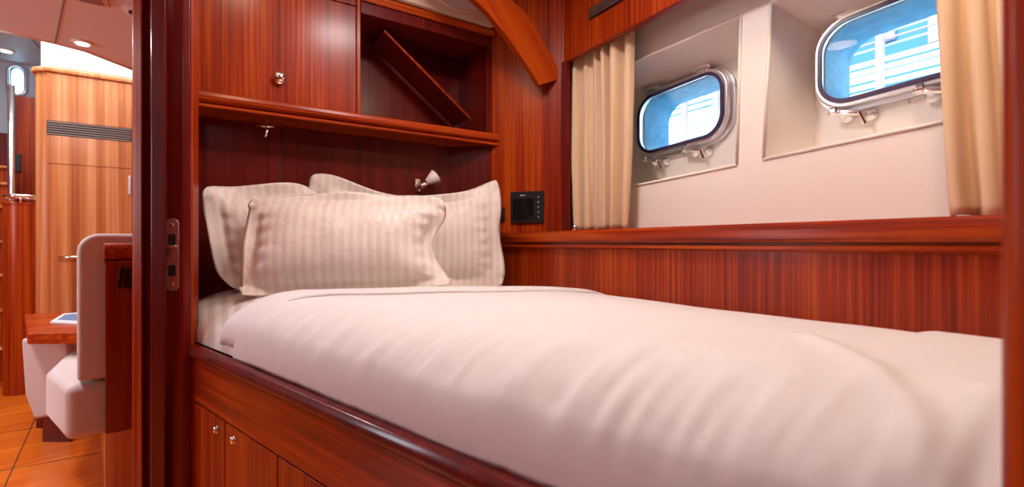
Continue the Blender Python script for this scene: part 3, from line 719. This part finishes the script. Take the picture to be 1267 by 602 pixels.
# right-hand post close to the lens
p1 = at(1237, 301, .300); p2 = at(1305, 301, .27)
rdv = Vector((.22, -.02, 0))
bm = B()
t0 = Vector((rd(1237)[0], rd(1237)[1], 0))
q0 = t0*.285; q1 = q0+Vector((-.012, -.075, 0)); q2 = q1+Vector((.065, -.02, 0)); q3 = q0+Vector((.045, .004, 0))
prism(bm, [Q(q0), Q(q1), Q(q2), Q(q3)], 0, CEIL-.002)
tag(obj('door_post', bm, 'mahogany', bevel=.008, bseg=3), 'out-of-focus mahogany door post at the right edge, nearest the viewer', 'door frame')

# ------------------------------------------------------------------ saloon: locker, coaming
yl = 4.2; zt = Z(1.12)
def rc(x0, x1, y0, y1, r, n=8):
    return [(x1, y0), (x1, y1), (x0, y1)]+[(x0+r-r*math.cos(R_(90*k/n)), y0+r-r*math.sin(R_(90*k/n))) for k in range(n+1)]
xl = -1.0
ll = thing('saloon_locker', 'tall striped mahogany veneer locker with slotted grille and rounded corner in the saloon', 'cabinet', (-.6, yl, 0))
xf = aty(58, 0, yl).x; xg = aty(163, 0, yl).x
obj('body', prism(B(), rc(xl, -.137, yl, 4.95, .10), 0, zt), 'mahogany_lit_striped', ll, bevel=.001)
pr_ = rc(xl-.02, -.137, yl-.02, 4.97, .12)
obj('top_moulding', prism(B(), pr_, zt+.0005, zt+.035), 'mahogany_lit_striped', ll, bevel=.012)
co = rc(xl+.02, -.137, yl+.01, 4.94, .12)
obj('coaming', prism(B(), co, zt+.0355, zt+.24), 'headlining_beige', ll, bevel=.02, bseg=4)
zg0, zg1 = aty(58, 166, yl).z, aty(58, 149, yl).z
bm = B(); box(bm, (xf, yl-.004, zg0), (xg, yl-.0005, zg1)); gr = obj('grille', bm, 'dark_gap', ll)
for i in range(6):
    z = zg0+.006+i*(zg1-zg0-.012)/5; sub('slat', box(B(), (xf+.004, yl-.009, z-.003), (xg-.004, yl-.0045, z+.003)), 'grille_metal', gr, ll)
zd = aty(58, 202, yl).z
bm = B(); box(bm, (xf, yl-.006, zg1+.004), (xg, yl-.0005, zt-.002)); obj('upper_panel', bm, 'mahogany_lit_striped', ll)
bm = B(); box(bm, (xf, yl-.006, zd+.004), (xg, yl-.0005, zg0-.004)); obj('middle_panel', bm, 'mahogany_lit_striped', ll)
bm = B(); box(bm, (xf, yl-.006, .12), (xg, yl-.0005, zd-.003)); dd = obj('door', bm, 'mahogany_lit_striped', ll)
z0, z1 = aty(161, 241, yl).z, aty(161, 218, yl).z; xh = aty(161.5, 0, yl).x
bm = B(); box(bm, (xh-.010, yl-.016, z0), (xh+.006, yl-.0065, z1)); sub('handle', bm, 'chrome_soft', dd, ll, bevel=.002)
bm = B(); a = aty(72, 318, yl-.04); c_ = aty(100, 322, yl-.04); tube(bm, [(a.x, yl-.006, a.z), (a.x, yl-.04, a.z), (a.x+.22, yl-.04, a.z-.0), (a.x+.22, yl-.006, a.z)], .008, 10); sub('rail', bm, 'chrome', dd, ll, smooth=True)

# stairs up to the deckhouse
st = thing('companionway_stairs', 'wooden companionway steps with pale treads at the far left of the saloon', 'stairs', (-1.5, 5.07, 0))
tv = [430, 383, 339, 297, 253, 224, 203]
zs = []
for i, v in enumerate(tv):
    k = 3.50+.04*i; z = Z((301-v)/FOC*k); zs.append(z)
prev = 0
for i, z in enumerate(zs):
    y = 5.03+.07*i
    xe = -1.20 if i < 5 else aty(9, 0, y).x
    obj('riser', box(B(), (-1.95, y+.02, prev), (xe, y+.035, z-.022)), 'mahogany', st)
    obj('tread', box(B(), (-1.95, y-.01, z-.022), (xe, y+.11, z)), 'mahogany_lit_striped', st, bevel=.005)
    prev = z
obj('side_stringer', box(B(), (-1.20, 5.0, 0), (-1.165, 5.6, Z(.30))), 'mahogany', st)
nc = thing('newel_column', 'half-round wooden column with a chrome ring rail at the foot of the steps', 'column', (-1.13, 4.64, 0))
obj('column', lathe(B(), [(.115, 0), (.115, Z(.27)), (.12, Z(.272)), (.12, Z(.285))], (-1.135, 4.66, 0), (0, 0, 1), 36), 'mahogany', nc, bevel=.001)
bm = B(); tube(bm, [(-1.135+.11*math.cos(a*.1963), 4.66+.11*math.sin(a*.1963), Z(.33)) for a in range(32)], .012, 10, True)
obj('ring_rail', bm, 'chrome', nc, smooth=True)
for an in (30, 150, 270):
    bm = B(); x = -1.135+.11*math.cos(R_(an)); y = 4.66+.11*math.sin(R_(an)); tube(bm, [(x, y, Z(.285)), (x, y, Z(.33))], .006, 8); obj('rail_stud', bm, 'chrome', nc, smooth=True)
p = at(14, 301, 3.35)
tag(obj('grab_pole', tube(B(), [(p.x, p.y, 0), (p.x, p.y, Z(1.14))], .019, 14), 'chrome', smooth=True), 'vertical white-silver grab pole beside the saloon steps', 'pole')
pn = thing('bulkhead_panel', 'reddish wooden panel with black switch between the grab pole and the locker', 'panel', (-1.3, 5.7, 0))
a, c_ = aty(18, 118, 5.7), aty(41, 250, 5.7)
obj('board', box(B(), (a.x, 5.7, .0), (-1.0, 5.73, a.z)), 'mahogany', pn, bevel=.004)
a, c_ = aty(19.5, 190, 5.695), aty(26, 213, 5.695)
obj('switch', box(B(), (a.x, 5.686, c_.z), (c_.x, 5.6995, a.z)), 'black', pn, bevel=.003)
p = aty(5, 165, 5.9)
tag(obj('stair_post', prism(B(), [(p.x-.04, 5.86), (p.x+.04, 5.86), (p.x+.04, 5.94), (p.x-.04, 5.94)], 0, p.z), 'mahogany_frame', bevel=.012), 'dark red stair post above the saloon steps at the left edge', 'post')

# ------------------------------------------------------------------ saloon: settee, table, seat
se = thing('settee', 'settee seen from behind with beige upholstered back and glossy mahogany end panel', 'settee', (-.4, 2.4, 0))
sd = Vector((-.17, 1.0, 0)).normalized(); sx = Vector((sd.y, -sd.x, 0))   # sd away from viewer, sx to the right
o0 = at(82, 301, 1.80); o0.z = 0
FS_ = frame(sx, sd, (0, 0, 1), o0)
kx = 1.8/FOC
def rbox(lo, hi, m, name, bev, seg=5, F=FS_): return obj(name, box(B(), lo, hi, F), m, se, bevel=bev, bseg=seg)
zsb, zst = Z(-.775), Z(-.555)
obj('seat_cushion', prism(B(), [(-.0, 0), (.34, .03), (.34, .84), (-.02, .84), (-.075, .40)], zsb, zst, FS_), 'upholstery', se, bevel=.035, bseg=5)
# back cushion: rounded slab, profile in x-z swept along y
pf = [(.030, Z(-.545)), (.34, Z(-.545)), (.34, Z(.04))]+[(.030+.07-.07*math.sin(R_(a*15)), Z(-.03)+.07*math.cos(R_(a*15))) for a in range(7)]
FK = frame(sx, (0, 0, 1), sd, o0+sd*.0)
obj('back_cushion', prism(B(), pf, .0, .11, FK), 'upholstery', se, bevel=.018, bseg=4)
obj('back_panel', box(B(), (.112, -.060, .30), (.345, -.012, Z(-.075)), FS_), 'mahogany_gloss', se, bevel=.003)
capp = prism(B(), [(p_[0], p_[1]+Z(-.034)) for p_ in rrect(.052, .07, .024, 6)], 0, .24, frame(sd, (0, 0, 1), sx, o0+sx*.108-sd*.038))
obj('cap_rail', capp, 'mahogany_y', se, bevel=.004)
obj('cap_bead', box(B(), (.108, -.066, Z(-.0765)), (.35, -.006, Z(-.0695)), FS_), 'mahogany_y', se, bevel=.002)
obj('base', box(B(), (.112, -.055, 0), (.34, .80, .298), FS_), 'mahogany_lit_striped', se, bevel=.002)
for i in range(3):
    c0 = FS_ @ Vector((.160+i*.018, -.066, Z(-.13-.004*i)))
    bm = B(); box(bm, (-.006, -.010, -.045), (.007, .006, .038), Matrix.Translation(c0) @ Matrix.Rotation(R_(8), 4, 'Y')); obj('hook', bm, 'black_gloss', se, bevel=.002)
# table
tz = Z(-.436)
ta = thing('saloon_table', 'low red mahogany table with thick edge behind the settee', 'table', at(60, 301, 2.6)+Vector((0, 0, -EYE)))
cn = [atz(30, 388, tz), atz(84, 386, tz), atz(160, 400, tz), atz(105, 411, tz), atz(34, 412, tz)]
obj('table_top', prism(B(), [Q(p) for p in cn], tz-.055, tz), 'mahogany_x', ta, bevel=.006)
pc = at(62, 301, 2.62)
obj('pedestal', prism(B(), [(pc.x-.03+.05*math.cos(a*.7854+.4), pc.y+.10+.05*math.sin(a*.7854+.4)) for a in range(8)], 0, tz-.056), 'mahogany_frame', ta, bevel=.004)
mg = thing('magazine', 'open white magazine lying on the saloon table', 'magazine', atz(82, 396, tz))
mc = [atz(62, 400, tz), atz(78, 390, tz), atz(103, 388, tz), atz(100, 402, tz)]
obj('pages', prism(B(), [Q(p) for p in mc], tz+.0005, tz+.012), 'paper', mg, bevel=.002)
m2 = [p.lerp(sum(mc, Vector())/4, .35) for p in mc]
obj('printed_picture', prism(B(), [Q(p) for p in m2], tz+.0122, tz+.0128), 'print_blue', mg)
# seat beyond
k2 = 2.45
ot = thing('box_seat', 'beige upholstered box seat on a dark plinth under the table', 'seat', at(52, 301, k2)+Vector((0, 0, -EYE)))
b0 = at(29, 301, k2); FO = frame((RT[0], RT[1], 0), (FW[0], FW[1], 0), (0, 0, 1), (b0.x, b0.y, 0))
bw = .235
obj('cushion', prism(B(), [(-.02, Z(-.50)), (bw, Z(-.50)), (bw, Z(-.90)), (.05, Z(-.93)), (.0, Z(-.80))], 0, .055, frame((RT[0], RT[1], 0), (0, 0, 1), (FW[0], FW[1], 0), (b0.x, b0.y, 0))), 'upholstery', ot, bevel=.02, bseg=4)
obj('plinth', box(B(), (.09, .01, 0), (bw, .05, Z(-.905)), FO), 'mahogany_frame', ot)

# ------------------------------------------------------------------ saloon ceiling fittings
p = atz(102, 52, CEIL)
dl = thing('downlight', 'lit round downlight in the pink saloon ceiling above the locker', 'ceiling light', p)
obj('trim_ring', lathe(B(), [(.045, -.0005), (.045, -.006), (.030, -.010), (.0, -.010)], p, (0, 0, 1), 24), 'liner_white', dl)
obj('lens', lathe(B(), [(.030, -.0105), (.028, -.014), (0, -.015)], p, (0, 0, 1), 24), 'lamp_glass', dl)
p = atz(7, 62, 2.85)
dl = thing('downlight', 'lit round downlight in the bluish deckhouse ceiling at the far left', 'ceiling light', p)
obj('trim_ring', lathe(B(), [(.065, -.0005), (.065, -.006), (.050, -.010), (.0, -.010)], p, (0, 0, 1), 24), 'liner_white', dl)
obj('lens', lathe(B(), [(.045, -.0105), (.042, -.014), (0, -.015)], p, (0, 0, 1), 24), 'lamp_glass', dl)
p = atz(176, 15, CEIL)
sk = thing('ceiling_speaker', 'round pale ring with dark recess in the saloon ceiling beside the door post', 'speaker', p)
obj('ring', lathe(B(), [(.072, -.0005), (.072, -.006), (.052, -.014), (.050, -.014), (.05, -.006)], p, (0, 0, 1), 28), 'headlining', sk)
obj('dark_cone', lathe(B(), [(.049, -.0065), (.048, -.0075), (0, -.0065)], p, (0, 0, 1), 28), 'dark_gap', sk)
p = atz(112, -3, CEIL)
sq = thing('ceiling_vent', 'square pale vent plate on the saloon ceiling at the top edge', 'vent', p)
obj('plate', box(B(), (p.x-.06, p.y-.05, CEIL-.010), (p.x+.06, p.y+.05, CEIL-.0005)), 'headlining_beige', sq, bevel=.003)
obj('opening', box(B(), (p.x-.04, p.y-.035, CEIL-.0125), (p.x+.04, p.y+.035, CEIL-.0105)), 'seam_grey', sq)
